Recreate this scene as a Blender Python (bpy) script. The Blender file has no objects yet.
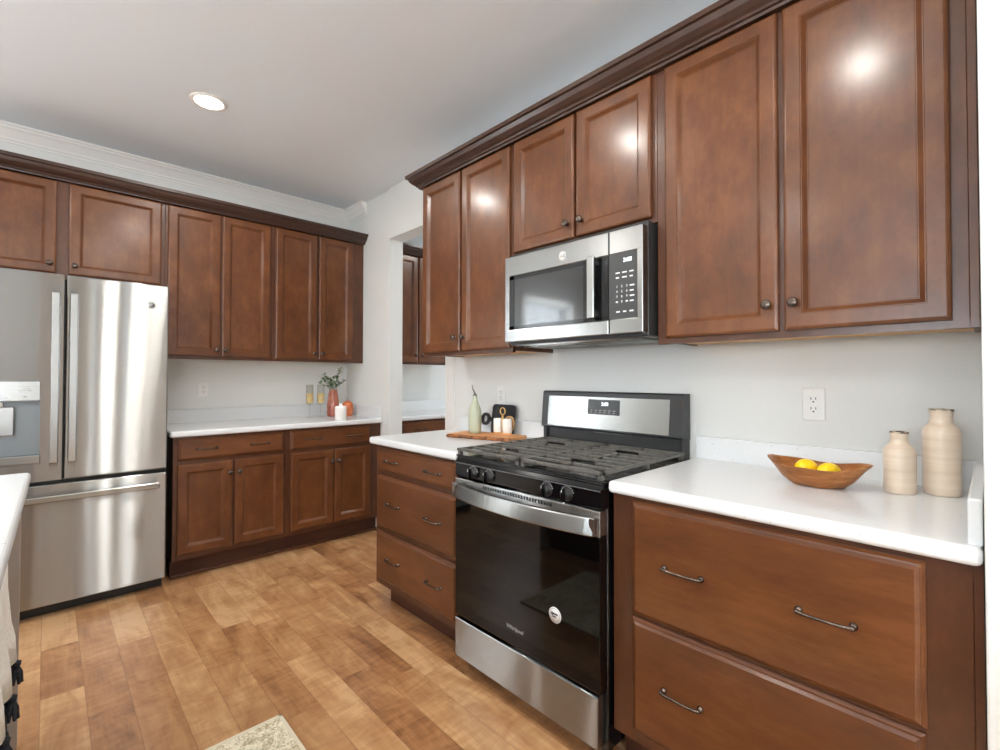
import bpy, bmesh, math, random
from mathutils import Vector, Matrix
random.seed(7)
S = bpy.context.scene
C = S.collection
PI = math.pi

# ------------------------------------------------------------------ camera
cam_d = bpy.data.cameras.new('camera'); cam = bpy.data.objects.new('camera', cam_d); C.objects.link(cam)
yaw, pit, rol, fpx = 0.7716, 0.016, 0.0013, 472.9
cam_d.sensor_width = 36.0; cam_d.lens = fpx*36/1000
cam_d.shift_x = -0.0069; cam_d.shift_y = -0.0046; cam_d.clip_start = 0.02
fw = Vector((math.sin(yaw)*math.cos(pit), math.cos(yaw)*math.cos(pit), math.sin(pit)))
rt = Vector((math.cos(yaw), -math.sin(yaw), 0)); up = rt.cross(fw)
r2 = math.cos(rol)*rt+math.sin(rol)*up; u2 = -math.sin(rol)*rt+math.cos(rol)*up
cam.matrix_world = Matrix(((r2.x,u2.x,-fw.x,-1.931),(r2.y,u2.y,-fw.y,-0.8645),(r2.z,u2.z,-fw.z,1.2399),(0,0,0,1)))
S.camera = cam

# ------------------------------------------------------------------ world, light, exposure
S.view_settings.view_transform = 'Standard'; S.view_settings.look = 'None'
S.view_settings.gamma = 1.0; S.view_settings.use_curve_mapping = False
S.view_settings.exposure = 0.73
W = bpy.data.worlds.new('sky'); S.world = W; W.use_nodes = True
W.node_tree.nodes['Background'].inputs[0].default_value = (0.80,0.90,1.0,1)
W.node_tree.nodes['Background'].inputs[1].default_value = 2.2
S.cycles.max_bounces = 10; S.cycles.diffuse_bounces = 6; S.cycles.glossy_bounces = 5
S.cycles.transmission_bounces = 8; S.cycles.transparent_max_bounces = 10
S.cycles.sample_clamp_indirect = 6.0
S.cycles.caustics_reflective = False; S.cycles.caustics_refractive = False
S.cycles.use_denoising = True

CAN_W, WIN_W, GLOBE = 6.5, 112.0, 28.0
def area(name, loc, rot, sx, sy, power, col, shape='RECTANGLE', spread=PI):
    l = bpy.data.lights.new(name, 'AREA'); l.shape = shape; l.size = sx; l.size_y = sy
    l.energy = power; l.color = col; l.spread = spread
    o = bpy.data.objects.new(name, l); o.location = loc; o.rotation_euler = rot; C.objects.link(o); return o
DAY = (0.85,0.935,1.0); WARM = (1.0,0.97,0.92)
# lamps at the windows and patio door: daylight, plus rear and left fill
area('fill_rear_window', (-3.65,-4.93,1.40), (PI/2+0.10,0,PI), 1.7, 1.6, WIN_W*2.4, DAY)  # lamp added before the unseen rear window to fill the back wall
for sx_, sw_ in ((-1.362,0.03),(-1.165,0.06),(-0.895,0.055)):
    area('daylight_patio_door', (sx_,-4.985,1.12), (PI/2,0,PI), sw_, 2.0, WIN_W*1.2*sw_, DAY)
area('daylight_rear_ground_bounce', (-1.9,-4.9,1.3), (PI/2+0.95,0,PI), 0.5, 0.5, WIN_W*0.7, DAY) if False else None
area('uplight_left_window', (-5.43,-0.9,1.55), (PI/2+1.15,0,-PI/2), 2.6, 1.4, WIN_W*0.9, DAY)  # added lamp, tilted steeply up to brighten the ceiling
area('daylight_back_window', (-3.62,3.13,1.62), (PI/2,0,0), 0.9, 1.2, WIN_W*0.45, DAY)
area('daylight_pantry_window', (2.43,1.9,1.5), (PI/2,0,PI/2), 1.0, 1.2, WIN_W*0.12, DAY)

# ------------------------------------------------------------------ materials
def s2l(c):
    return tuple(((x/255)/12.92 if x/255 <= 0.04045 else ((x/255+0.055)/1.055)**2.4) for x in c)+(1.0,)
class NT:
    def __init__(s, name):
        s.m = bpy.data.materials.new(name); s.m.use_nodes = True; s.t = s.m.node_tree
        s.b = s.t.nodes['Principled BSDF']
    def n(s, typ, **kw):
        x = s.t.nodes.new(typ)
        for k, v in kw.items():
            if k.startswith('_'): setattr(x, k[1:], v)
            else: x.inputs[k].default_value = v
        return x
    def l(s, a, b): s.t.links.new(a, b)
    def set(s, **kw):
        for k, v in kw.items(): s.b.inputs[k.replace('_',' ')].default_value = v
def simple(name, rgb, rough=0.5, metal=0.0, **kw):
    t = NT(name); t.set(Base_Color=s2l(rgb), Roughness=rough, Metallic=metal, **kw)
    return t.m
def noisy(name, c1, c2, scale, rough=0.5, metal=0.0, stretch=(1,1,1), bump=0.0, detail=4, lo=0.35, hi=0.65, **kw):
    t = NT(name); tc = t.n('ShaderNodeTexCoord'); mp = t.n('ShaderNodeMapping'); mp.inputs['Scale'].default_value = stretch
    t.l(tc.outputs['Object'], mp.inputs['Vector'])
    nz = t.n('ShaderNodeTexNoise', Scale=scale, Detail=detail); t.l(mp.outputs[0], nz.inputs['Vector'])
    cr = t.n('ShaderNodeValToRGB'); cr.color_ramp.elements[0].position = lo; cr.color_ramp.elements[1].position = hi
    cr.color_ramp.elements[0].color = s2l(c1); cr.color_ramp.elements[1].color = s2l(c2)
    t.l(nz.outputs['Fac'], cr.inputs[0]); t.l(cr.outputs[0], t.b.inputs['Base Color'])
    t.set(Roughness=rough, Metallic=metal, **kw)
    if bump:
        bp = t.n('ShaderNodeBump', Strength=bump, Distance=0.002); t.l(nz.outputs['Fac'], bp.inputs['Height']); t.l(bp.outputs[0], t.b.inputs['Normal'])
    return t.m
def wood(name, dark, mid, light, axis='z', rough=0.42, coat=0.5, blotch=9.0, grain=0.12):
    t = NT(name); tc = t.n('ShaderNodeTexCoord'); oi = t.n('ShaderNodeObjectInfo')
    sc = t.n('ShaderNodeVectorMath', _operation='SCALE'); sc.inputs[0].default_value = (13.0,7.0,19.0)
    t.l(oi.outputs['Random'], sc.inputs['Scale'])
    ad = t.n('ShaderNodeVectorMath', _operation='ADD'); t.l(tc.outputs['Object'], ad.inputs[0]); t.l(sc.outputs[0], ad.inputs[1])
    k = {'x':(0.3,1,1),'y':(1,0.3,1),'z':(1,1,0.6)}[axis]; g = {'x':(3,90,90),'y':(90,3,90),'z':(90,90,3)}[axis]
    m1 = t.n('ShaderNodeMapping'); m1.inputs['Scale'].default_value = k; t.l(ad.outputs[0], m1.inputs[0])
    m2 = t.n('ShaderNodeMapping'); m2.inputs['Scale'].default_value = g; t.l(ad.outputs[0], m2.inputs[0])
    n1 = t.n('ShaderNodeTexNoise', Scale=blotch, Detail=8, Roughness=0.68); t.l(m1.outputs[0], n1.inputs['Vector'])
    n2 = t.n('ShaderNodeTexNoise', Scale=1.0, Detail=3); t.l(m2.outputs[0], n2.inputs['Vector'])
    mx = t.n('ShaderNodeMix'); mx.inputs[0].default_value = grain; t.l(n1.outputs['Fac'], mx.inputs[2]); t.l(n2.outputs['Fac'], mx.inputs[3])
    cr = t.n('ShaderNodeValToRGB'); e = cr.color_ramp.elements
    e[0].position = 0.30; e[0].color = s2l(dark); e[1].position = 0.70; e[1].color = s2l(light)
    x = e.new(0.5); x.color = s2l(mid)
    t.l(mx.outputs[0], cr.inputs[0]); t.l(cr.outputs[0], t.b.inputs['Base Color'])
    t.set(Roughness=rough, Coat_Weight=coat, Coat_Roughness=0.20, Specular_IOR_Level=0.3)
    bp = t.n('ShaderNodeBump', Strength=0.04, Distance=0.001); t.l(n2.outputs['Fac'], bp.inputs['Height']); t.l(bp.outputs[0], t.b.inputs['Normal'])
    return t.m
WD, WM, WL = (77,42,19), (97,55,26), (117,71,37)
M = {}
M['wood'] = wood('cabinet_wood_upright', WD, WM, WL, 'z')
M['woodh'] = wood('cabinet_wood_level', WD, WM, WL, 'x')
M['woodd'] = wood('cabinet_wood_frame', (68,38,22), (83,48,28), (97,58,36), 'z')
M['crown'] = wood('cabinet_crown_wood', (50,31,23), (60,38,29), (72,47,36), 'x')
M['toe'] = wood('toe_kick_wood', (62,36,26), (74,44,32), (86,52,38), 'x', coat=0.0, rough=0.5)
M['maple'] = wood('raw_maple_underside', (196,150,98), (210,166,112), (222,180,126), 'x', coat=0, rough=0.6)
def steel(name, col, rough, stretch, aniso=0.0):
    t = NT(name); tc = t.n('ShaderNodeTexCoord'); mp = t.n('ShaderNodeMapping'); mp.inputs['Scale'].default_value = stretch
    t.l(tc.outputs['Object'], mp.inputs[0]); nz = t.n('ShaderNodeTexNoise', Scale=1.0, Detail=2); t.l(mp.outputs[0], nz.inputs['Vector'])
    mr = t.n('ShaderNodeMapRange'); mr.inputs['To Min'].default_value = rough*0.95; mr.inputs['To Max'].default_value = rough*1.08
    t.l(nz.outputs['Fac'], mr.inputs['Value']); t.l(mr.outputs[0], t.b.inputs['Roughness'])
    wv = t.n('ShaderNodeTexNoise', Scale=1.0, Detail=1); m2 = t.n('ShaderNodeMapping'); m2.inputs['Scale'].default_value = (5,5,1.5)
    t.l(tc.outputs['Object'], m2.inputs[0]); t.l(m2.outputs[0], wv.inputs['Vector'])
    bp = t.n('ShaderNodeBump', Strength=0.08, Distance=0.004); t.l(wv.outputs['Fac'], bp.inputs['Height'])
    t.l(bp.outputs[0], t.b.inputs['Normal'])
    t.set(Base_Color=s2l(col), Metallic=1.0, Anisotropic=aniso)
    t.b.inputs['Anisotropic Rotation'].default_value = 0.25
    if aniso:      # brushed sheet: reflections smear along the vertical
        gl = t.n('ShaderNodeBsdfAnisotropic'); gl.inputs['Color'].default_value = s2l(col); gl.inputs['Anisotropy'].default_value = aniso
        tg = t.n('ShaderNodeTangent', _direction_type='RADIAL', _axis='Z'); t.l(tg.outputs[0], gl.inputs['Tangent'])
        t.l(mr.outputs[0], gl.inputs['Roughness']); t.l(bp.outputs[0], gl.inputs['Normal'])
        t.l(gl.outputs[0], t.t.nodes['Material Output'].inputs['Surface'])
    return t.m
M['steel'] = steel('brushed_stainless_steel', (164,164,162), 0.17, (8,8,400), 0.90)
M['steelv'] = steel('brushed_stainless_steel_handle', (158,158,156), 0.24, (8,8,300))
M['iron'] = noisy('cast_iron_grate', (74,72,68), (96,93,87), 60, rough=0.42, bump=0.1)
M['blackgloss'] = simple('black_enamel', (9,10,13), 0.12)
M['blackmat'] = simple('black_plastic', (14,14,15), 0.4)
M['glassblack'] = simple('black_oven_glass', (7,6,6), 0.04, Specular_IOR_Level=0.3)
M['mwglass'] = simple('microwave_window_glass', (40,41,42), 0.06, Specular_IOR_Level=0.9)
M['panelgrey'] = simple('dark_grey_control_panel', (56,57,57), 0.3)
M['charcoal'] = simple('charcoal_case', (44,44,45), 0.35)
M['edge'] = simple('dark_grey_edge', (96,98,102), 0.3)
M['print'] = simple('white_print', (225,225,225), 0.5)
M['printgrey'] = simple('grey_print', (168,168,166), 0.5)
t = NT('lit_display_digits'); t.set(Base_Color=(0.9,0.95,1,1), Emission_Color=(0.85,0.93,1,1), Emission_Strength=1.6); M['digits'] = t.m
M['wall'] = noisy('painted_wall', (219,220,217), (223,224,221), 220, rough=0.75, bump=0.03)
M['greige'] = noisy('greige_painted_wall', (166,165,161), (170,169,165), 220, rough=0.75, bump=0.03)
M['ceiling'] = noisy('painted_ceiling', (230,237,243), (233,240,246), 260, rough=0.85, bump=0.03)
M['trim'] = simple('white_trim_paint', (228,226,222), 0.4)
M['white'] = simple('white_plastic', (230,229,226), 0.35)
M['slot'] = simple('dark_slot', (50,50,50), 0.6)
M['bronze'] = noisy('dark_bronze', (80,69,62), (108,95,86), 40, rough=0.25, metal=0.85)
def quartz():
    t = NT('white_speckled_quartz'); tc = t.n('ShaderNodeTexCoord')
    vo = t.n('ShaderNodeTexVoronoi', Scale=85.0); t.l(tc.outputs['Object'], vo.inputs['Vector'])
    nz = t.n('ShaderNodeTexNoise', Scale=70.0, Detail=2); t.l(tc.outputs['Object'], nz.inputs['Vector'])
    a = t.n('ShaderNodeMath', _operation='LESS_THAN'); a.inputs[1].default_value = 0.16; t.l(vo.outputs['Distance'], a.inputs[0])
    b = t.n('ShaderNodeMath', _operation='GREATER_THAN'); b.inputs[1].default_value = 0.60; t.l(nz.outputs['Fac'], b.inputs[0])
    c = t.n('ShaderNodeMath', _operation='MULTIPLY'); t.l(a.outputs[0], c.inputs[0]); t.l(b.outputs[0], c.inputs[1])
    mx = t.n('ShaderNodeMix', _data_type='RGBA'); t.l(c.outputs[0], mx.inputs[0])
    mx.inputs[6].default_value = s2l((220,222,223)); mx.inputs[7].default_value = s2l((172,168,162))
    t.l(mx.outputs[2], t.b.inputs['Base Color']); t.set(Roughness=0.22)
    return t.m
M['quartz'] = quartz()
def floor_mat():
    t = NT('maple_plank_floor'); tc = t.n('ShaderNodeTexCoord'); sp = t.n('ShaderNodeSeparateXYZ'); t.l(tc.outputs['Object'], sp.inputs[0])
    def mth(op, a, b=None):
        x = t.n('ShaderNodeMath', _operation=op)
        for i, v in enumerate((a, b)):
            if v is None: continue
            if isinstance(v, (int, float)): x.inputs[i].default_value = v
            else: t.l(v, x.inputs[i])
        return x.outputs[0]
    PW = 0.127
    xs = mth('DIVIDE', mth('ADD', sp.outputs['X'], 0.03), PW); ix = mth('FLOOR', xs); fx = mth('FRACT', xs)
    wr = t.n('ShaderNodeTexWhiteNoise', _noise_dimensions='1D'); t.l(ix, wr.inputs['W'])
    ln = mth('ADD', mth('MULTIPLY', wr.outputs['Value'], 0.6), 1.35)
    ys = mth('ADD', mth('DIVIDE', sp.outputs['Y'], ln), mth('MULTIPLY', wr.outputs['Value'], 37.0)); iy = mth('FLOOR', ys)
    # uneven plank lengths: every joint is shifted by its own random amount
    fy0 = mth('FRACT', ys)
    w2 = t.n('ShaderNodeTexWhiteNoise', _noise_dimensions='2D'); cb = t.n('ShaderNodeCombineXYZ'); t.l(ix, cb.inputs[0]); t.l(iy, cb.inputs[1]); t.l(cb.outputs[0], w2.inputs['Vector'])
    cut = mth('ADD', mth('MULTIPLY', w2.outputs['Value'], 0.5), 0.25)
    up_ = mth('GREATER_THAN', fy0, cut)
    iy2 = mth('ADD', mth('MULTIPLY', iy, 2.0), up_)
    cb2 = t.n('ShaderNodeCombineXYZ'); t.l(ix, cb2.inputs[0]); t.l(iy2, cb2.inputs[1])
    w3 = t.n('ShaderNodeTexWhiteNoise', _noise_dimensions='2D'); t.l(cb2.outputs[0], w3.inputs['Vector'])
    dy = mth('MINIMUM', mth('ABSOLUTE', mth('SUBTRACT', fy0, cut)), mth('MINIMUM', fy0, mth('SUBTRACT', 1.0, fy0)))
    gy = mth('LESS_THAN', dy, 0.0009)
    dx = mth('MINIMUM', fx, mth('SUBTRACT', 1.0, fx)); gx = mth('LESS_THAN', dx, 0.010)
    gap = mth('MAXIMUM', gx, gy)
    # grain, offset per plank
    off = t.n('ShaderNodeVectorMath', _operation='SCALE'); t.l(w3.outputs['Color'], off.inputs[0]); off.inputs['Scale'].default_value = 9.0
    ad = t.n('ShaderNodeVectorMath', _operation='ADD'); t.l(tc.outputs['Object'], ad.inputs[0]); t.l(off.outputs[0], ad.inputs[1])
    m1 = t.n('ShaderNodeMapping'); m1.inputs['Scale'].default_value = (1.5,0.55,1); t.l(ad.outputs[0], m1.inputs[0])
    n1 = t.n('ShaderNodeTexNoise', Scale=4.0, Detail=5, Roughness=0.62, Distortion=1.2); t.l(m1.outputs[0], n1.inputs['Vector'])
    m2 = t.n('ShaderNodeMapping'); m2.inputs['Scale'].default_value = (70,3.5,1); t.l(ad.outputs[0], m2.inputs[0])
    n2 = t.n('ShaderNodeTexNoise', Scale=1.0, Detail=3, Distortion=0.4); t.l(m2.outputs[0], n2.inputs['Vector'])
    m3 = t.n('ShaderNodeMapping'); m3.inputs['Scale'].default_value = (5,20,1); t.l(ad.outputs[0], m3.inputs[0])
    n3 = t.n('ShaderNodeTexNoise', Scale=1.0, Detail=3, Distortion=1.6); t.l(m3.outputs[0], n3.inputs['Vector'])
    v = mth('ADD', mth('ADD', mth('ADD', -0.09, mth('MULTIPLY', w3.outputs['Value'], 0.37)), mth('MULTIPLY', n1.outputs['Fac'], 0.95)), mth('ADD', mth('MULTIPLY', n2.outputs['Fac'], 0.22), mth('SUBTRACT', mth('MULTIPLY', n3.outputs['Fac'], 0.34), 0.08)))
    cr = t.n('ShaderNodeValToRGB'); e = cr.color_ramp.elements
    e[0].position = 0.42; e[0].color = s2l((116,74,46)); e[1].position = 1.0; e[1].color = s2l((208,166,122))
    x = e.new(0.66); x.color = s2l((166,117,77)); x = e.new(0.84); x.color = s2l((188,142,98))
    t.l(v, cr.inputs[0])
    mx = t.n('ShaderNodeMix', _data_type='RGBA'); t.l(mth('MULTIPLY', gap, 0.45), mx.inputs[0]); t.l(cr.outputs[0], mx.inputs[6]); mx.inputs[7].default_value = s2l((110,70,44))
    t.l(mx.outputs[2], t.b.inputs['Base Color'])
    t.set(Roughness=0.30, Coat_Weight=0.15, Coat_Roughness=0.2)
    bp = t.n('ShaderNodeBump', Strength=0.25, Distance=0.001, _invert=True); t.l(gap, bp.inputs['Height']); t.l(bp.outputs[0], t.b.inputs['Normal'])
    return t.m
M['floor'] = floor_mat()
def glass(name, rgb, alpha_rough=0.0):
    t = NT(name); t.set(Base_Color=s2l(rgb), Roughness=alpha_rough, Transmission_Weight=1.0, IOR=1.3); return t.m
def pane_mat():
    t = NT('window_glass'); tr = t.n('ShaderNodeBsdfTransparent'); gl = t.n('ShaderNodeBsdfGlossy', Roughness=0.02); fr = t.n('ShaderNodeLayerWeight', Blend=0.25)
    mx = t.n('ShaderNodeMixShader'); t.l(fr.outputs[1], mx.inputs[0]); t.l(tr.outputs[0], mx.inputs[1]); t.l(gl.outputs[0], mx.inputs[2])
    t.l(mx.outputs[0], t.t.nodes['Material Output'].inputs['Surface']); return t.m
M['pane'] = pane_mat()
t = NT('recessed_light_lens'); t.set(Base_Color=(1,1,1,1), Emission_Color=(1,0.95,0.86,1), Emission_Strength=14.0); M['lens'] = t.m

# ------------------------------------------------------------------ mesh helpers
class MB:
    def __init__(s): s.bm = bmesh.new()
    def box(s, x0, x1, y0, y1, z0, z1, bev=0.0, seg=2):
        b = bmesh.new(); bmesh.ops.create_cube(b, size=1.0)
        for v in b.verts:
            v.co = Vector(((x0+x1)/2+v.co.x*(x1-x0), (y0+y1)/2+v.co.y*(y1-y0), (z0+z1)/2+v.co.z*(z1-z0)))
        if bev > 0:
            bmesh.ops.bevel(b, geom=b.edges[:], offset=bev, segments=seg, profile=0.5, affect='EDGES')
        s.add(b); return s
    def add(s, b, mat=None):
        if mat is not None: b.transform(mat)
        me = bpy.data.meshes.new('tmp'); b.to_mesh(me); b.free(); s.bm.from_mesh(me); bpy.data.meshes.remove(me); return s
    def rings(s, rings, close_first=False, close_last=True, smooth=False, loop=True):
        """connect successive point rings with quads"""
        bm = s.bm; prev = None
        for i, r in enumerate(rings):
            cur = [bm.verts.new(p) for p in r]
            if i == 0 and close_first: bm.faces.new(list(reversed(cur)))
            if prev:
                n = len(cur)
                for k in range(n if loop else n-1):
                    f = bm.faces.new((prev[k], prev[(k+1) % n], cur[(k+1) % n], cur[k])); f.smooth = smooth
            prev = cur
        if close_last: bm.faces.new(prev)
        return s
    def panel(s, x0, x1, z0, z1, y, prof):
        """front facing -y built from mitred rectangular rings: prof = [(inset, out)]"""
        rr = []
        for ins, out in prof:
            rr.append([(x0+ins,y-out,z0+ins),(x1-ins,y-out,z0+ins),(x1-ins,y-out,z1-ins),(x0+ins,y-out,z1-ins)])
        s.rings(rr, close_first=True, close_last=True); return s
    def lathe(s, prof, n=32, cx=0, cy=0, cz=0, axis='z', ex=1.0, ey=1.0):
        rr = []
        for r, h in prof:
            r = max(r, 0.0002)
            ring = []
            for k in range(n):
                a = 2*PI*k/n; c_, s_ = r*math.cos(a)*ex, r*math.sin(a)*ey
                if axis == 'z': p = (cx+c_, cy+s_, cz+h)
                elif axis == '-y': p = (cx+c_, cy-h, cz+s_)
                else: p = (cx+h, cy+c_, cz+s_)
                ring.append(p)
            rr.append(ring)
        s.rings(rr, close_first=True, close_last=True, smooth=True); return s
    def tube(s, pts, r, n=10):
        pts = [Vector(p) for p in pts]; rr = []
        rad = r if isinstance(r, (list, tuple)) else [r]*len(pts)
        t0 = (pts[1]-pts[0]).normalized(); ref = Vector((0,0,1)) if abs(t0.z) < 0.9 else Vector((1,0,0))
        nx = t0.cross(ref).normalized()
        for i, p in enumerate(pts):
            a = pts[max(i-1,0)]; b = pts[min(i+1,len(pts)-1)]; tg = (b-a).normalized()
            nx = (nx-tg*nx.dot(tg)).normalized(); ny = tg.cross(nx)
            rr.append([p+nx*math.cos(2*PI*k/n)*rad[i]+ny*math.sin(2*PI*k/n)*rad[i] for k in range(n)])
        s.rings(rr, close_first=True, close_last=True, smooth=True); return s
    def sweep(s, path, prof):
        """prof [(out, z)] swept along an xy path with mitred corners; out is to the right of travel"""
        P = [Vector((p[0],p[1],0)) for p in path]; rr = []
        for i, p in enumerate(P):
            d1 = (P[i]-P[i-1]).normalized() if i > 0 else (P[1]-P[0]).normalized()
            d2 = (P[i+1]-P[i]).normalized() if i < len(P)-1 else d1
            n1 = Vector((d1.y,-d1.x,0)); n2 = Vector((d2.y,-d2.x,0)); m = (n1+n2); m = m/max(m.dot(n1), 0.2)
            rr.append([p+m*o+Vector((0,0,z)) for o, z in prof])
        s.rings(rr, close_first=True, close_last=True); return s
    def sphere(s, c, r, sub=2, scale=(1,1,1)):
        b = bmesh.new(); bmesh.ops.create_icosphere(b, subdivisions=sub, radius=r)
        for v in b.verts: v.co = Vector((c[0]+v.co.x*scale[0], c[1]+v.co.y*scale[1], c[2]+v.co.z*scale[2]))
        for f in b.faces: f.smooth = True
        s.add(b); return s
    def build(s, name, mat, parent=None, loc=(0,0,0), rotz=0):
        bmesh.ops.recalc_face_normals(s.bm, faces=s.bm.faces[:])
        me = bpy.data.meshes.new(name); s.bm.to_mesh(me); s.bm.free(); me.materials.append(mat)
        o = bpy.data.objects.new(name, me); C.objects.link(o); o.parent = parent
        o.location = loc; o.rotation_euler = (0,0,rotz); return o
def text_mesh(name, body, size, mat, parent, mtx, ext=0.0004, shear=0.0, sx=1.0):
    cu = bpy.data.curves.new(name, 'FONT'); cu.body = body; cu.size = size; cu.extrude = ext; cu.align_x = 'CENTER'; cu.align_y = 'CENTER'; cu.shear = shear
    o = bpy.data.objects.new(name, cu); C.objects.link(o); bpy.context.view_layer.update()
    me = bpy.data.meshes.new_from_object(o.evaluated_get(bpy.context.evaluated_depsgraph_get())); bpy.data.objects.remove(o)
    me.transform(mtx @ Matrix.Diagonal((sx,1,1,1))); me.materials.clear(); me.materials.append(mat); me.name = name
    q = bpy.data.objects.new(name, me); C.objects.link(q); q.parent = parent; return q
def front_mtx(x, y, z): return Matrix.Translation((x,y,z)) @ Matrix.Rotation(PI/2, 4, 'X')    # text facing -y
def tag(o, label=None, cat=None, group=None, kind=None):
    if label: o['label'] = label
    if cat: o['category'] = cat
    if group: o['group'] = group
    if kind: o['kind'] = kind
    return o
def thing(name, label, cat, loc=(0,0,0), rotz=0, group=None):
    o = bpy.data.objects.new(name, None); o.empty_display_size = 0.1; C.objects.link(o)
    o.location = loc; o.rotation_euler = (0,0,rotz); return tag(o, label, cat, group)
def struct(name, mb, mat, label=None, parent=None):
    o = mb.build(name, mat, parent); o['kind'] = 'structure'
    if label: o['label'] = label
    return o

# ------------------------------------------------------------------ room shell
YB, H = 3.22, 2.743
XL, YR, XP = -5.5, -5.0, 2.5           # left wall, rear wall, far pantry wall
struct('floor', MB().box(XL-.12, XP+.12, YR-.12, YB+.12, -0.1, 0.0), M['floor'], 'honey maple plank floor with mixed light and dark boards')
struct('ceiling', MB().box(XL-.12, XP+.12, YR-.12, YB+.12, H, H+0.1), M['ceiling'], 'smooth white ceiling')
def wall_with_holes(name, axis, pos, th, a0, a1, holes, label, mat='wall'):
    """axis 'y': wall in the xz plane at y=pos..pos+th; holes [(a0,a1,z0,z1)]"""
    mb = MB(); cuts = sorted(holes); cur = a0
    def bx(p, q, z0, z1):
        if q-p < 1e-4 or z1-z0 < 1e-4: return
        if axis == 'y': mb.box(p, q, pos, pos+th, z0, z1)
        else: mb.box(pos, pos+th, p, q, z0, z1)
    for h0, h1, z0, z1 in cuts:
        bx(cur, h0, 0, H); bx(h0, h1, 0, z0); bx(h0, h1, z1, H); cur = h1
    bx(cur, a1, 0, H)
    return struct(name, mb, M[mat], label)
wall_with_holes('wall_back', 'y', YB, 0.12, XL-.12, XP+.12, [(-4.1,-3.15,1.0,2.25)], 'pale grey wall behind fridge and back cabinets')
wall_with_holes('wall_rear', 'y', YR-0.12, 0.12, XL-.12, XP+.12, [(-4.55,-2.75,0.55,2.25),(-1.43,-0.81,0.0,2.2)], 'greige wall behind the viewer', 'greige')  # tone of this unseen wall chosen for the fridge reflections
wall_with_holes('wall_left', 'x', XL-0.12, 0.12, YR, YB, [(-2.2,0.4,0.9,2.25)], 'pale grey wall at the far left')
wall_with_holes('wall_pantry', 'x', XP, 0.12, YR, YB, [(1.4,2.4,0.9,2.1)], 'pale wall at the far side of the pantry')
# range wall with the opening to the pantry passage
mb = MB(); mb.box(0, 0.13, -0.85, 1.71, 0, H).box(0, 0.13, 1.71, 2.469, 2.342, H).box(0.018, 0.13, 2.469, YB, 0, H)
struct('wall_range', mb, M['wall'], 'pale grey wall behind the range with an opening to the pantry')
struct('wall_right', MB().box(-0.66, 0.13, YR, -0.85, 0, H, 0.004), M['wall'], 'white wall end at the right edge beside the vases')
struct('trim_1', MB().box(-0.006, 0.0, 1.612, 1.712, 0.0, 2.342, 0.003), M['trim'], 'narrow white casing strip beside the pantry opening')
# white room crown along the back wall, returned a short way on the side wall
crown_prof = [(0,2.640),(0.008,2.640),(0.010,2.650),(0.016,2.656),(0.018,2.668),(0.026,2.682),(0.040,2.706),(0.050,2.718),(0.052,2.728),(0.060,2.732),(0.062,2.7425),(0,2.7425)]
struct('trim_2', MB().sweep([(XL,YB),(0.018,YB),(0.018,2.86)], crown_prof), M['trim'], 'white crown moulding where back wall meets ceiling')

def window(idx, axis, pos, a0, a1, z0, z1, inward, label, blind=True, sill=True, nm=1):
    """frame, mullions, pane and blind for an opening; inward = +1/-1 direction of the room"""
    mb = MB()
    def bx(m, p, q, d0, d1, za, zb, b=0.0):
        d0, d1 = sorted((pos+inward*d0, pos+inward*d1))
        if axis == 'y': m.box(p, q, d0, d1, za, zb, b)
        else: m.box(d0, d1, p, q, za, zb, b)
    f = 0.05
    for (p,q,za,zb) in ((a0,a0+f,z0,z1),(a1-f,a1,z0,z1),(a0,a1,z1-f,z1),(a0,a1,z0,z0+f)): bx(mb,p,q,-0.08,-0.03,za,zb)
    for k in range(1, nm+1):
        x = a0+(a1-a0)*k/(nm+1); bx(mb, x-0.025, x+0.025, -0.08,-0.03, z0, z1)
    c = 0.07
    for (p,q,za,zb) in ((a0-c,a0,z0-c,z1+c),(a1,a1+c,z0-c,z1+c),(a0,a1,z1,z1+c)): bx(mb,p,q,0.0,0.015,max(za,0.0),zb)
    if sill: bx(mb, a0-c, a1+c, -0.02, 0.04, z0-0.03, z0)
    w = struct('window_%d' % idx, mb, M['trim'], label)
    g = MB(); bx(g, a0+f*0.5, a1-f*0.5, -0.058, -0.052, z0+f*0.5, z1-f*0.5); g.build('window_glass', M['pane'], w)
    if blind:
        b = MB(); z = z1-0.03
        while z > z0+0.04:
            bx(b, a0+0.01, a1-0.01, -0.025, -0.0, z, z+0.004); z -= 0.05
        bx(b, a0+0.005, a1-0.005, -0.028, 0.0, z1-0.03, z1-0.001); b.build('blind', M['white'], w)
    return w
window(1, 'y', YB, -4.1, -3.15, 1.0, 2.25, -1, 'window with white blinds left of the fridge', nm=0)
window(2, 'y', YR, -4.55, -2.75, 0.55, 2.25, 1, 'window with white blinds behind the viewer')  # unseen window, widened to throw light on the back wall
window(3, 'y', YR, -1.43, -0.81, 0.0, 2.2, 1, 'narrow glazed patio door behind the viewer', blind=False, sill=False, nm=0)
pd = bpy.data.objects['window_3']
for k, (a, b) in enumerate(((-1.345,-1.20),(-1.13,-0.94))): MB().box(a, b, YR-0.08, YR-0.03, 0.05, 2.15).build('slit_mask', M['greige'], pd)  # unseen masks added so the fridge mirrors only narrow bright slits
window(4, 'x', XL, -2.2, 0.4, 0.9, 2.25, 1, 'wide window with white blinds on the left wall')
window(5, 'x', XP, 1.4, 2.4, 0.9, 2.1, -1, 'window in the pantry passage', blind=False)

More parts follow.
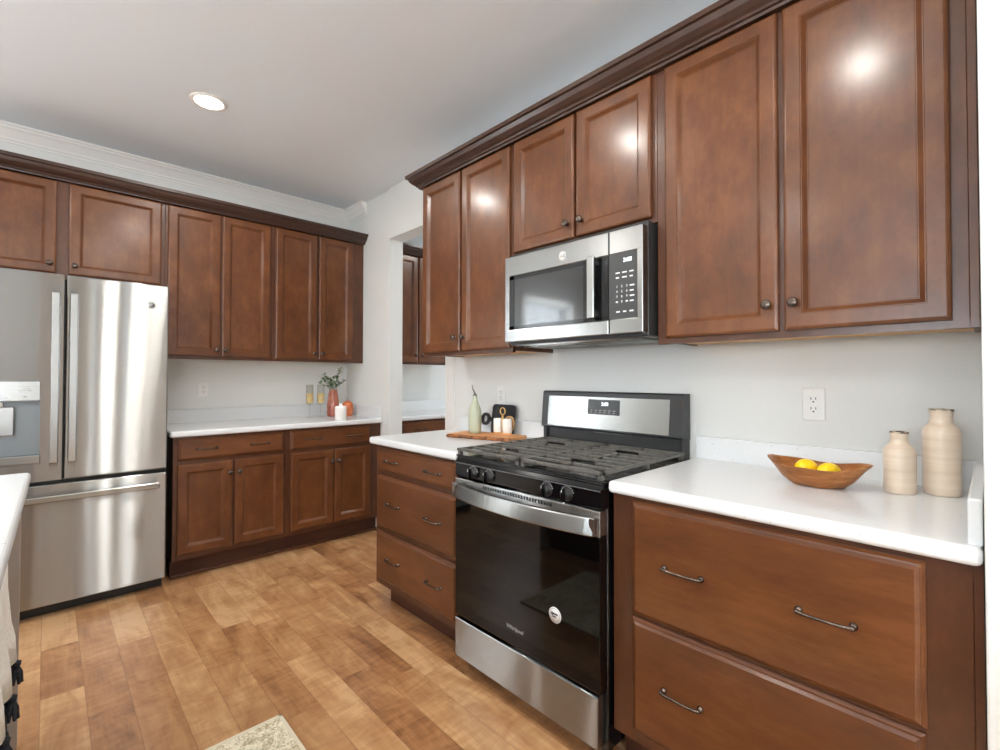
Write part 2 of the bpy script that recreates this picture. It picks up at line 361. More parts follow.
# recessed ceiling lights
def can(x, y, label, seen=False):
    t = thing('recessed_light', label, 'ceiling light', (x,y,H), 0, 'recessed ceiling lights')
    MB().lathe([(0.066,-0.001),(0.068,-0.006),(0.080,-0.008),(0.088,-0.005),(0.090,0.0),(0.066,0.0)], 40).build('trim_ring', M['trim'], t)
    MB().lathe([(0.0,-0.003),(0.066,-0.004),(0.066,-0.001),(0.0,-0.001)], 40).build('lens', M['lens'], t)
    area('recessed_lamp', (x,y,H-0.012), (0,0,0), 0.13, 0.13, CAN_W, WARM, 'DISK', PI)
can(-1.316, 2.10, 'lit round recessed ceiling light above the floor before the back cabinets', True)
for x, y, w in ((-1.316,0.70,'in front of the range'),(-1.45,-0.45,'over the viewer'),(-1.316,-2.3,'behind the viewer'),
                (-3.5,2.10,'by the left window'),(-3.5,0.4,'over the island far side'),(-3.5,-1.6,'over the dining end')):
    can(x, y, 'lit round recessed ceiling light '+w)
can(1.2, 1.8, 'lit round recessed ceiling light in the pantry passage')

# glowing globes added out of view to brighten the back wall
t = NT('fill_globe_emitter'); t.set(Base_Color=(1,1,1,1), Emission_Color=(0.95,0.98,1,1), Emission_Strength=GLOBE); M['fillglow'] = t.m
for px_, py_, w_ in ((-3.2,-4.2,'nearer the rear window'),(-3.2,-2.9,'nearer the island')):
    t = thing('fill_globe', 'added unseen white fill globe over the dining end '+w_, 'fill light', (px_,py_,1.75), 0, 'added fill globes')
    MB().sphere((0,0,0), 0.17, 3).build('globe', M['fillglow'], t)
    MB().lathe([(0.05,0.162),(0.05,0.185),(0.012,0.20),(0.006,0.22),(0.006,H-1.75-0.02),(0.06,H-1.75-0.02),(0.06,H-1.75)], 20).build('rod', M['trim'], t)

# ------------------------------------------------------------------ cabinets
DOOR = [(0,0),(0,0.013),(0.002,0.0165),(0.006,0.019),(0.010,0.020),(0.046,0.020),(0.0475,0.0180),(0.0500,0.0180),(0.0615,0.0060),(0.0640,0.0060),(0.0652,0.0048)]
DRAW = [(0,0),(0,0.006),(0.006,0.0115),(0.0095,0.0125),(0.0095,0.0150),(0.017,0.0200),(0.019,0.020)]
def knob(parent, x, y, z):
    MB().lathe([(0.009,0),(0.009,0.002),(0.0055,0.004),(0.005,0.012),(0.0065,0.015),(0.0135,0.018),(0.0155,0.0215),(0.0145,0.025),(0.009,0.0275),(0.0,0.028)], 20, x, y, z, '-y').build('knob', M['bronze'], parent)
def pull(parent, x, y, z, w=0.108):
    mb = MB(); h = w/2
    for sgn in (-1,1):
        mb.lathe([(0.009,0),(0.009,0.003),(0.006,0.005),(0.0045,0.012)], 14, x+sgn*h, y, z, '-y')
    pts = [(x-h,y-0.008,z),(x-h,y-0.015,z+0.001),(x-h+0.006,y-0.0205,z+0.001)]
    for k in range(7):
        a = k/6; pts.append((x-h+0.016+(w-0.032)*a, y-0.0215-0.001*math.sin(a*PI), z-0.0*math.sin(a*PI)))
    pts += [(x+h-0.006,y-0.0205,z+0.001),(x+h,y-0.015,z+0.001),(x+h,y-0.008,z)]
    mb.tube(pts, [0.0045,0.005,0.005,0.0045,0.0042,0.004,0.004,0.004,0.0042,0.0045,0.005,0.005,0.0045], 8)
    for sgn in (-1,1): mb.sphere((x+sgn*h, y-0.018, z+0.001), 0.0068, 1)
    mb.build('pull', M['bronze'], parent)
def door(parent, x0, x1, z0, z1, yf, kn=None):
    d = MB().panel(x0, x1, z0, z1, yf, DOOR).build('door', M['wood'], parent)
    if kn: knob(d, kn[0], yf-0.020, kn[1])
    return d
def drawer(parent, x0, x1, z0, z1, yf, pulls=None):
    d = MB().panel(x0, x1, z0, z1, yf, DRAW).build('drawer', M['woodh'], parent)
    if pulls is None:
        w = x1-x0; pulls = (x0+w*0.242, x1-w*0.242) if w > 0.5 else ((x0+x1)/2,)
    for p in pulls: pull(d, p, yf-0.020, (z0+z1)/2)
    return d
def face_frame(parent, x0, x1, z0, z1, yf, holes_x, th=0.019, rail=0.038, mids=()):
    """stiles and rails; holes_x are the stile positions [(a,b)]"""
    mb = MB()
    for a, b in holes_x: mb.box(a, b, yf, yf+th, z0, z1, 0.001, 1)
    mb.box(x0, x1, yf+0.0004, yf+th, z0, z0+rail); mb.box(x0, x1, yf+0.0004, yf+th, z1-rail, z1)
    for z in mids: mb.box(x0, x1, yf+0.0004, yf+th, z-0.018, z+0.018)
    return mb.build('face_frame', M['woodd'], parent)
def case(parent, x0, x1, z0, z1, depth, recess=0.0, shelf=True):
    mb = MB(); t_ = 0.015; y0 = -depth+0.019
    mb.box(x0, x0+t_, y0, -0.002, z0, z1); mb.box(x1-t_, x1, y0, -0.002, z0, z1)
    mb.box(x0+t_, x1-t_, y0, -0.002, z1-t_, z1); mb.box(x0+t_, x1-t_, -0.010, -0.002, z0+recess, z1-t_)
    return mb.build('carcass', M['woodd'], parent)
def upper(label, cx, y0, rz, w, z0, z1, doors, knobs, stiles, group, name='wall_cabinet', depth=0.305, low_frame=0.022):
    t = thing(name, label, 'cabinet', (cx[0],cx[1],0), rz, group)
    case(t, 0, w, z0+0.002, z1, depth, 0.012)
    face_frame(t, 0, w, z0-0.007, z1, -depth, stiles, rail=low_frame)
    MB().box(0.015, w-0.015, -depth+0.019, -0.010, z0+0.006, z0+0.016).build('bottom_panel', M['maple'], t)
    for (a, b), k in zip(doors, knobs): door(t, a, b, z0+0.014, 2.377, -depth, k)
    return t
UP = 1.372; TOP = 2.45
UG, BG = 'wall cabinets', 'base cabinets'
RZ = -PI/2                       # cabinets on the range wall face -x
# range wall uppers (local x runs from the left end towards the right wall)
upper('tall two-door wall cabinet left of the microwave', (0,1.5275), 0, RZ, 0.762, UP, TOP, [(0.010,0.366),(0.381,0.752)], [(0.334,1.46),(0.410,1.46)],
      [(0,0.03),(0.345,0.400),(0.732,0.762)], UG)
t = thing('wall_cabinet', 'short two-door wall cabinet directly above the microwave', 'cabinet', (0,0.7645,0), RZ, UG)
case(t, 0, 0.762, 1.826, TOP, 0.305); face_frame(t, 0, 0.762, 1.824, TOP, -0.305, [(0,0.035),(0.36,0.41),(0.732,0.762)])
MB().box(0.015, 0.747, -0.286, -0.012, 1.826, 1.838).build('bottom_panel', M['maple'], t)
door(t, 0.020, 0.384, 1.842, 2.377, -0.305, (0.352,1.905)); door(t, 0.396, 0.744, 1.842, 2.377, -0.305, (0.428,1.905))
upper('large two-door wall cabinet right of the microwave above the vases', (0,0.0015), 0, RZ, 0.846, UP, TOP, [(0.036,0.408),(0.424,0.797)], [(0.380,1.467),(0.452,1.467)],
      [(0,0.05),(0.395,0.437),(0.780,0.8280),(0.8284,0.8455)], UG)
# back wall uppers
BX = -1.385
upper('tall two-door wall cabinet nearest the fridge on the back wall', (BX,YB), 0, 0, 0.668, UP, TOP, [(0.014,0.318),(0.328,0.645)], [(0.296,1.43),(0.350,1.43)],
      [(0,0.03),(0.305,0.345),(0.628,0.668)], UG)
upper('tall two-door wall cabinet at the right end of the back wall', (BX+0.669,YB), 0, 0, 0.732, UP, TOP, [(0.016,0.328),(0.345,0.632)], [(0.302,1.432),(0.366,1.432)],
      [(0,0.03),(0.318,0.355),(0.615,0.6560),(0.6564,0.732)], UG)
t = thing('wall_cabinet', 'short two-door wall cabinet above the fridge', 'cabinet', (-2.36,YB,0), 0, UG)
case(t, 0, 0.974, 1.826, TOP, 0.305); face_frame(t, 0, 0.974, 1.822, TOP, -0.305, [(0,0.03),(0.445,0.535),(0.944,0.974)])
MB().box(0.015, 0.959, -0.286, -0.012, 1.826, 1.838).build('bottom_panel', M['maple'], t)
door(t, 0.022, 0.460, 1.840, 2.377, -0.305, (0.432,1.895)); door(t, 0.512, 0.954, 1.840, 2.377, -0.305, (0.540,1.895))
# a wall cabinet in the pantry passage on the same back wall
upper('two-door wall cabinet seen through the pantry opening', (0.195,YB), 0, 0, 0.762, UP, TOP, [(0.010,0.369),(0.380,0.752)], [(0.340,1.45),(0.410,1.45)],
      [(0,0.03),(0.355,0.395),(0.732,0.762)], UG)

# dark crown mouldings on top of the uppers
cp = [(0,2.383),(0.024,2.383),(0.026,2.392),(0.034,2.394),(0.038,2.401),(0.050,2.409),(0.063,2.423),(0.069,2.436),(0.071,2.441),(0.082,2.443),(0.083,2.461),(0,2.461)]
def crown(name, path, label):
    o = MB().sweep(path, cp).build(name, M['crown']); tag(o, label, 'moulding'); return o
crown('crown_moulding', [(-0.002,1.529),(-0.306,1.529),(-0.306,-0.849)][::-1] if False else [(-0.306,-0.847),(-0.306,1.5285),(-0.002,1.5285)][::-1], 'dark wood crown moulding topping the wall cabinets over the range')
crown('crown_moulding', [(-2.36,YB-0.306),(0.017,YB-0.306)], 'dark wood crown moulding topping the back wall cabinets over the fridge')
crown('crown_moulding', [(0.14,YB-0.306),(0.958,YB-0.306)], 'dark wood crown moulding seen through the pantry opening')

def base(label, loc, rz, w, parts, stiles, mids, depth=0.610, toe=0.105, lend=0.0, rend=0.0, group=BG, toe_x=None):
    t = thing('base_cabinet', label, 'cabinet', (loc[0],loc[1],0), rz, group)
    case(t, 0, w, toe, 0.874, depth)
    face_frame(t, 0, w, toe+0.010, 0.875, -depth, stiles, mids=mids)
    MB().box(0.015, w-0.015, -depth+0.019, -0.012, toe, toe+0.014).build('bottom_panel', M['woodd'], t)
    a, b = toe_x or (0, w)
    MB().box(a, b, -depth+0.070, -depth+0.085, 0.0, toe, 0.001, 1).build('toe_kick', M['toe'], t)
    for p in parts:
        if p[0] == 'door': door(t, *p[1:5], -depth, p[5])
        else: drawer(t, *p[1:5], -depth, p[5] if len(p) > 5 else None)
    return t
# range wall bases
base('two-drawer base cabinet of deep drawers right of the range', (0,-0.003), RZ, 0.845, [('drawer',0.072,0.759,0.512,0.858,(0.240,0.584)),('drawer',0.072,0.757,0.155,0.502,(0.236,0.582))],
     [(0,0.095),(0.735,0.8300),(0.8304,0.845)], (0.507,))
base('three-drawer base cabinet left of the range', (0,1.5275), RZ, 0.759, [('drawer',0.026,0.733,0.736,0.858,(0.190,0.562)),('drawer',0.028,0.733,0.434,0.710,(0.206,0.562)),('drawer',0.030,0.733,0.150,0.410,(0.206,0.570))],
     [(0,0.05),(0.71,0.759)], (0.722,0.422), toe_x=(0.035,0.759))
# back wall bases
BL = -1.377
base('base cabinet with wide drawer over two doors beside the fridge', (BL,YB), 0, 0.661, [('drawer',0.022,0.637,0.728,0.862,(0.175,0.484)),('door',0.022,0.321,0.155,0.706,(0.302,0.628)),('door',0.333,0.638,0.155,0.706,(0.358,0.628))],
     [(0,0.045),(0.305,0.350),(0.615,0.661)], (0.717,), toe=0.115)
base('base cabinet with drawer over two doors in the back corner', (BL+0.662,YB), 0, 0.731, [('drawer',0.023,0.637,0.728,0.864,(0.186,0.495)),('door',0.025,0.336,0.155,0.704,(0.320,0.618)),('door',0.343,0.638,0.155,0.704,(0.367,0.618))],
     [(0,0.045),(0.32,0.36),(0.615,0.6560),(0.6564,0.732)], (0.716,), toe=0.115)
base('base cabinet with drawer seen through the pantry opening', (0.195,YB), 0, 0.762, [('drawer',0.022,0.740,0.728,0.862),('door',0.022,0.378,0.155,0.706,(0.345,0.63)),('door',0.384,0.740,0.155,0.706,(0.417,0.63))],
     [(0,0.045),(0.36,0.40),(0.717,0.762)], (0.717,), toe=0.115)
sm = MB(); sm.box(BL, 0.017, YB-0.562, YB-0.5405, 0.0, 0.022, 0.008, 3)
tag(sm.build('shoe_moulding', M['woodd']), 'thin brown shoe moulding on the floor below the back base cabinets', 'moulding')

# ------------------------------------------------------------------ countertops
def counter(label, boxes, splashes, name='countertop'):
    (x0,x1,y0,y1) = boxes
    o = MB().box(x0, x1, y0, y1, 0.876, 0.914, 0.013, 4).build(name, M['quartz']); tag(o, label, 'countertop', 'white speckled countertops')
    for nm, b in splashes: MB().box(*b, 0.004, 2).build(nm, M['quartz'], o)
    return o
counter('white speckled countertop right of the range holding bowl and vases', (-0.648,-0.001,-0.848,-0.004), [('backsplash',(-0.021,-0.001,-0.848,-0.010,0.910,1.003)),('side_splash',(-0.620,-0.022,-0.848,-0.826,0.910,1.003))])
counter('white speckled countertop left of the range holding the cutting board', (-0.648,-0.001,0.7765,1.552), [('backsplash',(-0.021,-0.001,0.7765,1.545,0.910,1.003))])
counter('white speckled countertop on the back wall holding flutes and coral vase', (-1.398,0.017,YB-0.648,YB-0.001), [('backsplash',(-1.398,0.017,YB-0.021,YB-0.001,0.910,1.010)),('side_splash',(-0.003,0.017,YB-0.630,YB-0.022,0.910,1.010))])
counter('white speckled countertop seen through the pantry opening', (0.132,1.6,YB-0.648,YB-0.001), [('backsplash',(0.132,1.6,YB-0.021,YB-0.001,0.910,1.010))])

# ------------------------------------------------------------------ fridge
FX, YF = -1.866, 2.53
fr = thing('refrigerator', 'stainless french door refrigerator with ice dispenser and bottom freezer', 'refrigerator', (FX,YF,0))
MB().box(-0.448,0.448,0.055,0.660,0.055,1.765,0.004,2).build('case', M['charcoal'], fr)
def fdoor(name, x0, x1, z0, z1):
    return MB().panel(x0, x1, z0, z1, 0.052, [(0,0),(0,0.040),(0.003,0.047),(0.010,0.051),(0.020,0.052)])
def bulge_door(x0, x1, z0, z1, hole=None):
    mb = MB(); mb.box(x0, x1, 0.006, 0.052, z0, z1, 0.006, 3); return mb
rd = bulge_door(0.004, 0.448, 0.707, 1.780).build('door', M['steel'], fr)
# left door is built around the dispenser recess
DX0, DX1, DZ0, DZ1 = -0.365, -0.088, 0.803, 1.221
mb = MB(); mb.box(-0.448, DX0, 0.006, 0.052, 0.707, 1.780); mb.box(DX1, -0.004, 0.006, 0.052, 0.707, 1.780)
mb.box(DX0, DX1, 0.006, 0.052, DZ1, 1.780); mb.box(DX0, DX1, 0.006, 0.052, 0.707, DZ0)
ld = mb.build('door', M['steel'], fr)
M['dispgrey'] = simple('grey_dispenser_liner', (120,126,130), 0.4, 0.3)
mb = MB(); mb.box(DX0, DX1, 0.050, 0.0545, DZ0, DZ1); mb.box(DX0, DX0+0.004, 0.010, 0.052, DZ0, DZ1); mb.box(DX1-0.004, DX1, 0.010, 0.052, DZ0, DZ1); mb.box(DX0,DX1,0.010,0.052,1.117,1.121)
mb.build('dispenser_recess', M['dispgrey'], ld)
pn = MB().box(DX0, DX1, 0.004, 0.030, 1.121, DZ1, 0.002, 2).build('dispenser_panel', M['steelv'], ld)
MB().box(-0.30,-0.232,0.002,0.0045,1.146,1.156).build('display', M['digits'], pn)
for (a, b, z) in ((-0.165,-0.125,1.185),(-0.165,-0.120,1.172),(-0.215,-0.195,1.140),(-0.150,-0.135,1.140)): MB().box(a,b,0.003,0.0045,z,z+0.003).build('panel_mark', M['printgrey'], pn)
MB().box(-0.275, -0.180, 0.022, 0.034, 0.948, 1.092, 0.004, 2).build('paddle', M['steelv'], ld)
MB().lathe([(0.009,0),(0.009,0.03)],12,-0.228,0.028,1.092).build('spout', M['white'], ld)
MB().box(DX0, DX1+0.004, -0.004, 0.050, DZ0, DZ0+0.042, 0.003, 2).build('drip_tray', M['steelv'], ld)
def flat_handle(parent, x0, x1, z0, z1, horizontal=False):
    mb = MB(); mb.box(x0, x1, -0.048, -0.030, z0, z1, 0.005, 3)
    if not horizontal:
        for z in (z0+0.02, z1-0.05): mb.box((x0+x1)/2-0.010, (x0+x1)/2+0.010, -0.034, 0.008, z, z+0.03, 0.002, 1)
    else:
        for x in (x0+0.03, x1-0.06): mb.box(x, x+0.03, -0.034, 0.008, (z0+z1)/2-0.009, (z0+z1)/2+0.009, 0.002, 1)
    mb.build('handle', M['steelv'], parent)
flat_handle(rd, 0.018, 0.052, 0.800, 1.680); flat_handle(ld, -0.052, -0.018, 0.800, 1.680)
fz = bulge_door(-0.448, 0.448, 0.066, 0.686).build('freezer_drawer', M['steel'], fr)
flat_handle(fz, -0.40, 0.408, 0.603, 0.636, True)
MB().box(-0.44,0.44,0.075,0.10,0.004,0.060).build('base_grille', M['blackmat'], fr)
MB().box(-0.446,0.446,0.030,0.053,0.690,0.703).build('door_gap', M['blackmat'], fr)
for x in (-0.40,0.40): MB().lathe([(0.022,0),(0.022,0.010),(0.012,0.012),(0.012,0.056)],14,x,0.115,0).build('foot', M['blackmat'], fr)
def emblem(parent, x, y, z, r, ringmat):
    e = MB().lathe([(r,0),(r,0.0015),(r*0.97,0.002),(0,0.002)], 32, x, y, z, '-y').build('emblem', ringmat, parent)
    mb = MB(); n = 40
    rr = []
    for rad, h in ((r*0.80,0.0022),(r*0.80,0.0030),(r*0.88,0.0030),(r*0.88,0.0022)):
        rr.append([(x+rad*math.cos(2*PI*k/n), y-h, z+rad*math.sin(2*PI*k/n)) for k in range(n)])
    mb.rings(rr, False, False); mb.build('emblem_ring', M['edge'], e)
    text_mesh('emblem_letters', 'GE', r*1.05, M['slot'], e, front_mtx(x, y-0.0025, z), 0.0004, 0.3)
emblem(rd, 0.366, 0.006, 1.660, 0.018, M['steelv'])

# ------------------------------------------------------------------ gas range (local x from its left side, -y is the front)
rg = thing('gas_range', 'freestanding stainless and black gas range with cast iron grates', 'range', (0,0.7625,0), RZ)
MB().box(0.004,0.757,-0.632,-0.030,0.040,0.893,0.003,1).build('body', M['blackgloss'], rg)
for x in (0.04,0.72):
    for y in (-0.58,-0.08): MB().lathe([(0.02,0),(0.02,0.012),(0.012,0.014),(0.012,0.042)],12,x,y,0).build('foot', M['blackmat'], rg)
od = MB().box(0.018,0.755,-0.672,-0.634,0.240,0.733,0.004,2).build('oven_door', M['glassblack'], rg)
tr = MB()
tr.box(0.017,0.757,-0.674,-0.634,0.735,0.816,0.003,2)
tr.build('door_trim', M['steel'], od)
# vent slots in the trim behind the handle
mb = MB()
for k in range(26): mb.box(0.20+k*0.014,0.207+k*0.014,-0.6752,-0.6735,0.795,0.808)
mb.build('vent_slots', M['blackmat'], od)
# bowed flat handle
mb = MB(); rr = []
for k in range(25):
    a = k/24; x = 0.030+0.714*a; bow = 0.016+0.042*math.sin(PI*a)**0.8; dz = -0.004
    yo = -0.674-bow; z0 = 0.742+dz; z1 = 0.804+dz-0.004
    rr.append([(x,yo-0.005,z0+0.002),(x,yo-0.008,z0+0.006),(x,yo+0.002,z1-0.005),(x,yo+0.004,z1-0.001),(x,yo+0.014,z1),(x,yo+0.014,z0)])
mb.rings(rr, True, True)
for x in (0.022,0.728): mb.box(x,x+0.022,-0.696,-0.673,0.742,0.798,0.003,2)
mb.build('handle', M['steelv'], od)
text_mesh('brand_lettering', 'Whirlpool', 0.021, M['printgrey'], od, front_mtx(0.376,-0.6725,0.306), 0.0004, 0.15)
st = MB().lathe([(0.027,0),(0.027,0.0006),(0,0.0006)], 36, 0.571,-0.6721,0.427,'-y').build('round_sticker', M['print'], od)
mb = MB(); n = 36
for ra, rb in ((0.0215,0.0225),):
    mb.rings([[(0.571+q*math.cos(2*PI*k/n),-0.6729,0.427+q*math.sin(2*PI*k/n)) for k in range(n)] for q in (ra,rb)], False, False)
mb.box(0.558,0.584,-0.6733,-0.6728,0.428,0.4335); mb.box(0.560,0.576,-0.6733,-0.6728,0.419,0.4235)
mb.rings([[(0.559+0.006*math.cos(2*PI*k/12)*q,-0.6731,0.430+0.006*math.sin(2*PI*k/12)*q) for k in range(12)] for q in (0.5,1.0)], False, False)
mb.build('sticker_print', M['slot'], st)
sd = MB().box(0.017,0.745,-0.672,-0.634,0.062,0.226,0.004,2).build('storage_drawer', M['steel'], rg)
MB().box(0.02,0.74,-0.640,-0.628,0.228,0.239).build('drawer_gap', M['blackmat'], rg)
# control panel
mb = MB(); rr = []
for x in (0.017,0.759):
    rr.append([(x,-0.632,0.820),(x,-0.664,0.820),(x,-0.669,0.826),(x,-0.668,0.876),(x,-0.672,0.879),(x,-0.672,0.884),(x,-0.660,0.898),(x,-0.632,0.900)])
mb.rings(rr, True, True); mb.build('control_panel', M['blackgloss'], rg)
MB().box(0.018,0.757,-0.6735,-0.6705,0.8785,0.8815).build('panel_edge', M['edge'], rg)
for x in (0.133,0.229,0.532,0.622):
    k = MB().lathe([(0.024,0),(0.024,0.003),(0.020,0.005),(0.0195,0.016),(0.018,0.018),(0,0.018)], 24, x,-0.668,0.849,'-y').build('control_knob', M['blackmat'], rg)
    MB().box(x-0.0045,x+0.0045,-0.700,-0.684,0.829,0.869,0.002,2).build('grip', M['blackgloss'], k)
    MB().box(x-0.001,x+0.001,-0.7006,-0.6995,0.858,0.868).build('pointer', M['print'], k)
    mb = MB()
    for q in range(9):
        a = PI*(0.1+0.8*q/8); mb.box(x+0.0265*math.cos(a)-0.0015,x+0.0265*math.cos(a)+0.0015,-0.6695,-0.668,0.849+0.0265*math.sin(a)-0.0015,0.849+0.0265*math.sin(a)+0.0015)
    mb.build('dial_marks', M['printgrey'], rg)
# cooktop
mb = MB(); mb.box(0.006,0.7645,-0.660,-0.055,0.9035,0.911,0.003,2); mb.box(0.016,0.757,-0.662,-0.055,0.893,0.9048,0.004,2)
mb.build('cooktop', M['blackgloss'], rg)
M['burner'] = simple('burner_base', (120,118,114), 0.35, 0.7)
for i, (x, y, r) in enumerate(((0.19,-0.20,0.040),(0.19,-0.50,0.048),(0.572,-0.20,0.036),(0.572,-0.50,0.050),(0.381,-0.35,0.040))):
    b = MB().lathe([(r*1.25,0.910),(r*1.25,0.913),(r*0.95,0.915),(r*0.95,0.919),(0,0.919)], 28, x, y).build('burner', M['burner'], rg)
    MB().lathe([(r*0.9,0.919),(r*0.92,0.922),(r*0.8,0.925),(0,0.926)], 28, x, y).build('burner_cap', M['blackmat'], b)
for side in (0,1):
    x0, x1 = (0.008,0.380) if side == 0 else (0.384,0.755); y0, y1 = -0.658,-0.075; zt, zb = 0.938, 0.926
    mb = MB()
    mb.box(x0,x1,y0,y0+0.022,zb,zt,0.003,2); mb.box(x0,x1,y1-0.016,y1,zb,zt,0.003,2)
    mb.box(x0,x0+0.016,y0,y1,zb,zt,0.003,2); mb.box(x1-0.016,x1,y0,y1,zb,zt,0.003,2)
    cx = 0.19 if side == 0 else 0.572
    ys = [y0+0.022+(y1-y0-0.036)*k/9 for k in range(1,9)]
    for k, y in enumerate(ys):
        near = min(abs(y+0.20), abs(y+0.50)) < 0.045
        if near:
            mb.box(x0+0.010,cx-0.055,y-0.0055,y+0.0055,zb,zt,0.002,1); mb.box(cx+0.055,x1-0.010,y-0.0055,y+0.0055,zb,zt,0.002,1)
        else: mb.box(x0+0.010,x1-0.010,y-0.0055,y+0.0055,zb,zt,0.002,1)
    mb.box(cx-0.006,cx+0.006,y0+0.01,-0.555,zb,zt,0.002,1); mb.box(cx-0.006,cx+0.006,-0.445,-0.255,zb,zt,0.002,1); mb.box(cx-0.006,cx+0.006,-0.145,y1,zb,zt,0.002,1)
    for (x, y) in ((x0+0.012,y0+0.012),(x1-0.012,y0+0.012),(x0+0.012,y1-0.012),(x1-0.012,y1-0.012),(x0+0.012,-0.36),(x1-0.012,-0.36)):
        mb.box(x-0.009,x+0.009,y-0.009,y+0.009,0.909,zb+0.002,0.002,1)
    mb.build('grate', M['iron'], rg)
# backguard
bgd = MB().box(-0.010,0.743,-0.050,-0.012,0.893,0.990,0.003,1)
mb = bgd; rr = []
for x in (-0.012,0.746):
    rr.append([(x,-0.010,0.985),(x,-0.078,0.990),(x,-0.086,0.996),(x,-0.070,1.168),(x,-0.062,1.175),(x,-0.010,1.175)])
mb.rings(rr, True, True)
mb.box(0.726,0.746,-0.072,-0.012,0.900,0.990,0.003,1); mb.box(-0.012,0.008,-0.072,-0.012,0.900,0.990,0.003,1)
bgd = mb.build('backguard', M['charcoal'], rg)
def slant(z): return -0.086+(z-0.996)*(0.016/0.172)
def slant_panel(x0,x1,z0,z1,o):
    m = MB(); m.rings([[(x0,slant(z0)-q,z0),(x1,slant(z0)-q,z0),(x1,slant(z1)-q,z1),(x0,slant(z1)-q,z1)] for q in (-0.002,o)], True, True); return m
sp = slant_panel(0.030,0.690,1.002,1.150,0.0015).build('stainless_panel', M['steelv'], bgd)
dp = slant_panel(0.278,0.452,1.070,1.139,0.003).build('display', M['panelgrey'], sp)
tm = Matrix.Translation((0.372,slant(1.118)-0.0034,1.118)) @ Matrix.Rotation(PI/2-0.093,4,'X')
text_mesh('clock_digits', '2:08', 0.022, M['digits'], dp, tm, 0.0003)
mb = MB()
for k in range(6): mb.box(0.292+k*0.025,0.306+k*0.025,slant(1.09)-0.0042,slant(1.09)-0.0028,1.088,1.0905); 
for k in range(6): mb.box(0.292+k*0.025,0.303+k*0.025,slant(1.08)-0.0042,slant(1.08)-0.0028,1.0785,1.0805)
mb.build('touch_keys', M['printgrey'], dp)
MB().box(0.30,0.50,-0.0545,-0.049,0.9805,0.9845).build('vent_lip', M['steelv'], bgd)

# ------------------------------------------------------------------ microwave
mw = thing('microwave', 'stainless over-the-range microwave with black window', 'microwave', (0,0.7620,1.395), RZ)
FY = -0.402
MB().box(0.030,0.752,-0.360,-0.004,0.0,0.425,0.003,1).build('case', M['charcoal'], mw)
mb = MB(); mb.box(0.05,0.71,-0.34,-0.03,-0.006,0.0)
for k in range(2):
    mb.box(0.07+k*0.34,0.36+k*0.34,-0.30,-0.08,-0.009,-0.006)
mb.build('underside_grille', M['steel'], mw)
def framed(x0,x1,z0,z1,hx0,hx1,hz0,hz1,y0,y1,b=0.004):
    m = MB(); m.box(x0,hx0,y0,y1,z0,z1,b,2); m.box(hx1,x1,y0,y1,z0,z1,b,2) if x1-hx1 > 0.006 else None
    m.box(hx0-0.005,hx1+(0.005 if x1-hx1 > 0.006 else 0),y0,y1,hz1,z1,b,2); m.box(hx0-0.005,hx1+(0.005 if x1-hx1 > 0.006 else 0),y0,y1,z0,hz0,b,2); return m
dr = framed(0.040,0.608,0.010,0.402,0.070,0.608,0.066,0.312,FY,-0.361).build('door', M['steelv'], mw)
MB().box(0.066,0.607,FY+0.0025,-0.365,0.060,0.318).build('window', M['mwglass'], dr)
M['mwdark'] = simple('black_window_border', (20,20,21), 0.12)
mb = MB()
for q in ((0.070,0.608,0.296,0.312),(0.070,0.608,0.066,0.082),(0.070,0.100,0.066,0.312),(0.490,0.608,0.066,0.312)):
    mb.box(q[0],q[1],FY+0.0010,FY+0.0024,q[2],q[3])
mb.build('window_border', M['mwdark'], dr)
mb = MB(); mb.box(0.528,0.563,FY-0.034,FY-0.018,0.074,0.316,0.005,3)
for z in (0.080,0.284): mb.box(0.536,0.556,FY-0.022,FY+0.002,z,z+0.026,0.002,1)
mb.build('handle', M['steelv'], dr)
emblem(dr, 0.385, FY, 0.352, 0.020, M['trim'])
cpn = framed(0.612,0.754,0.010,0.402,0.612,0.728,0.066,0.312,FY,-0.361)
cpn = MB(); cpn.box(0.611,0.754,FY,-0.361,0.312,0.402,0.004,2).box(0.611,0.754,FY,-0.361,0.010,0.066,0.004,2).box(0.728,0.754,FY,-0.361,0.060,0.318,0.004,2)
cpn = cpn.build('control_panel', M['steelv'], mw)
kp = MB().box(0.611,0.7285,FY+0.001,-0.365,0.0655,0.3125).build('keypad', M['panelgrey'], cpn)
text_mesh('clock_digits', '2:08', 0.021, M['digits'], kp, front_mtx(0.690,FY+0.0006,0.283), 0.0003, 0.1)
for r in range(4):
    for c_ in range(3):
        ch = '123456789 0 '[r*3+c_]
        if ch == ' ': mb = MB(); mb.box(0.641+c_*0.021,0.650+c_*0.021,FY+0.0002,FY+0.001,0.127,0.133); mb.build('key_mark', M['print'], kp)
        else: text_mesh('key_digit', ch, 0.013, M['print'], kp, front_mtx(0.6455+c_*0.021,FY+0.0006,0.187-r*0.019), 0.0003)
marks = [(0.700,0.019-(r % 2)*0.003,0.186-r*0.019) for r in range(4)]+[(0.640,0.018,0.238),(0.668,0.020,0.238),(0.699,0.017,0.238),(0.641,0.014,0.220),(0.668,0.020,0.220),(0.700,0.013,0.220),(0.642,0.016,0.092),(0.672,0.013,0.092),(0.699,0.016,0.092)]
for (x, w, z) in marks: MB().box(x,x+w,FY+0.0002,FY+0.001,z-0.002,z+0.003).build('key_mark', M['print'], kp)

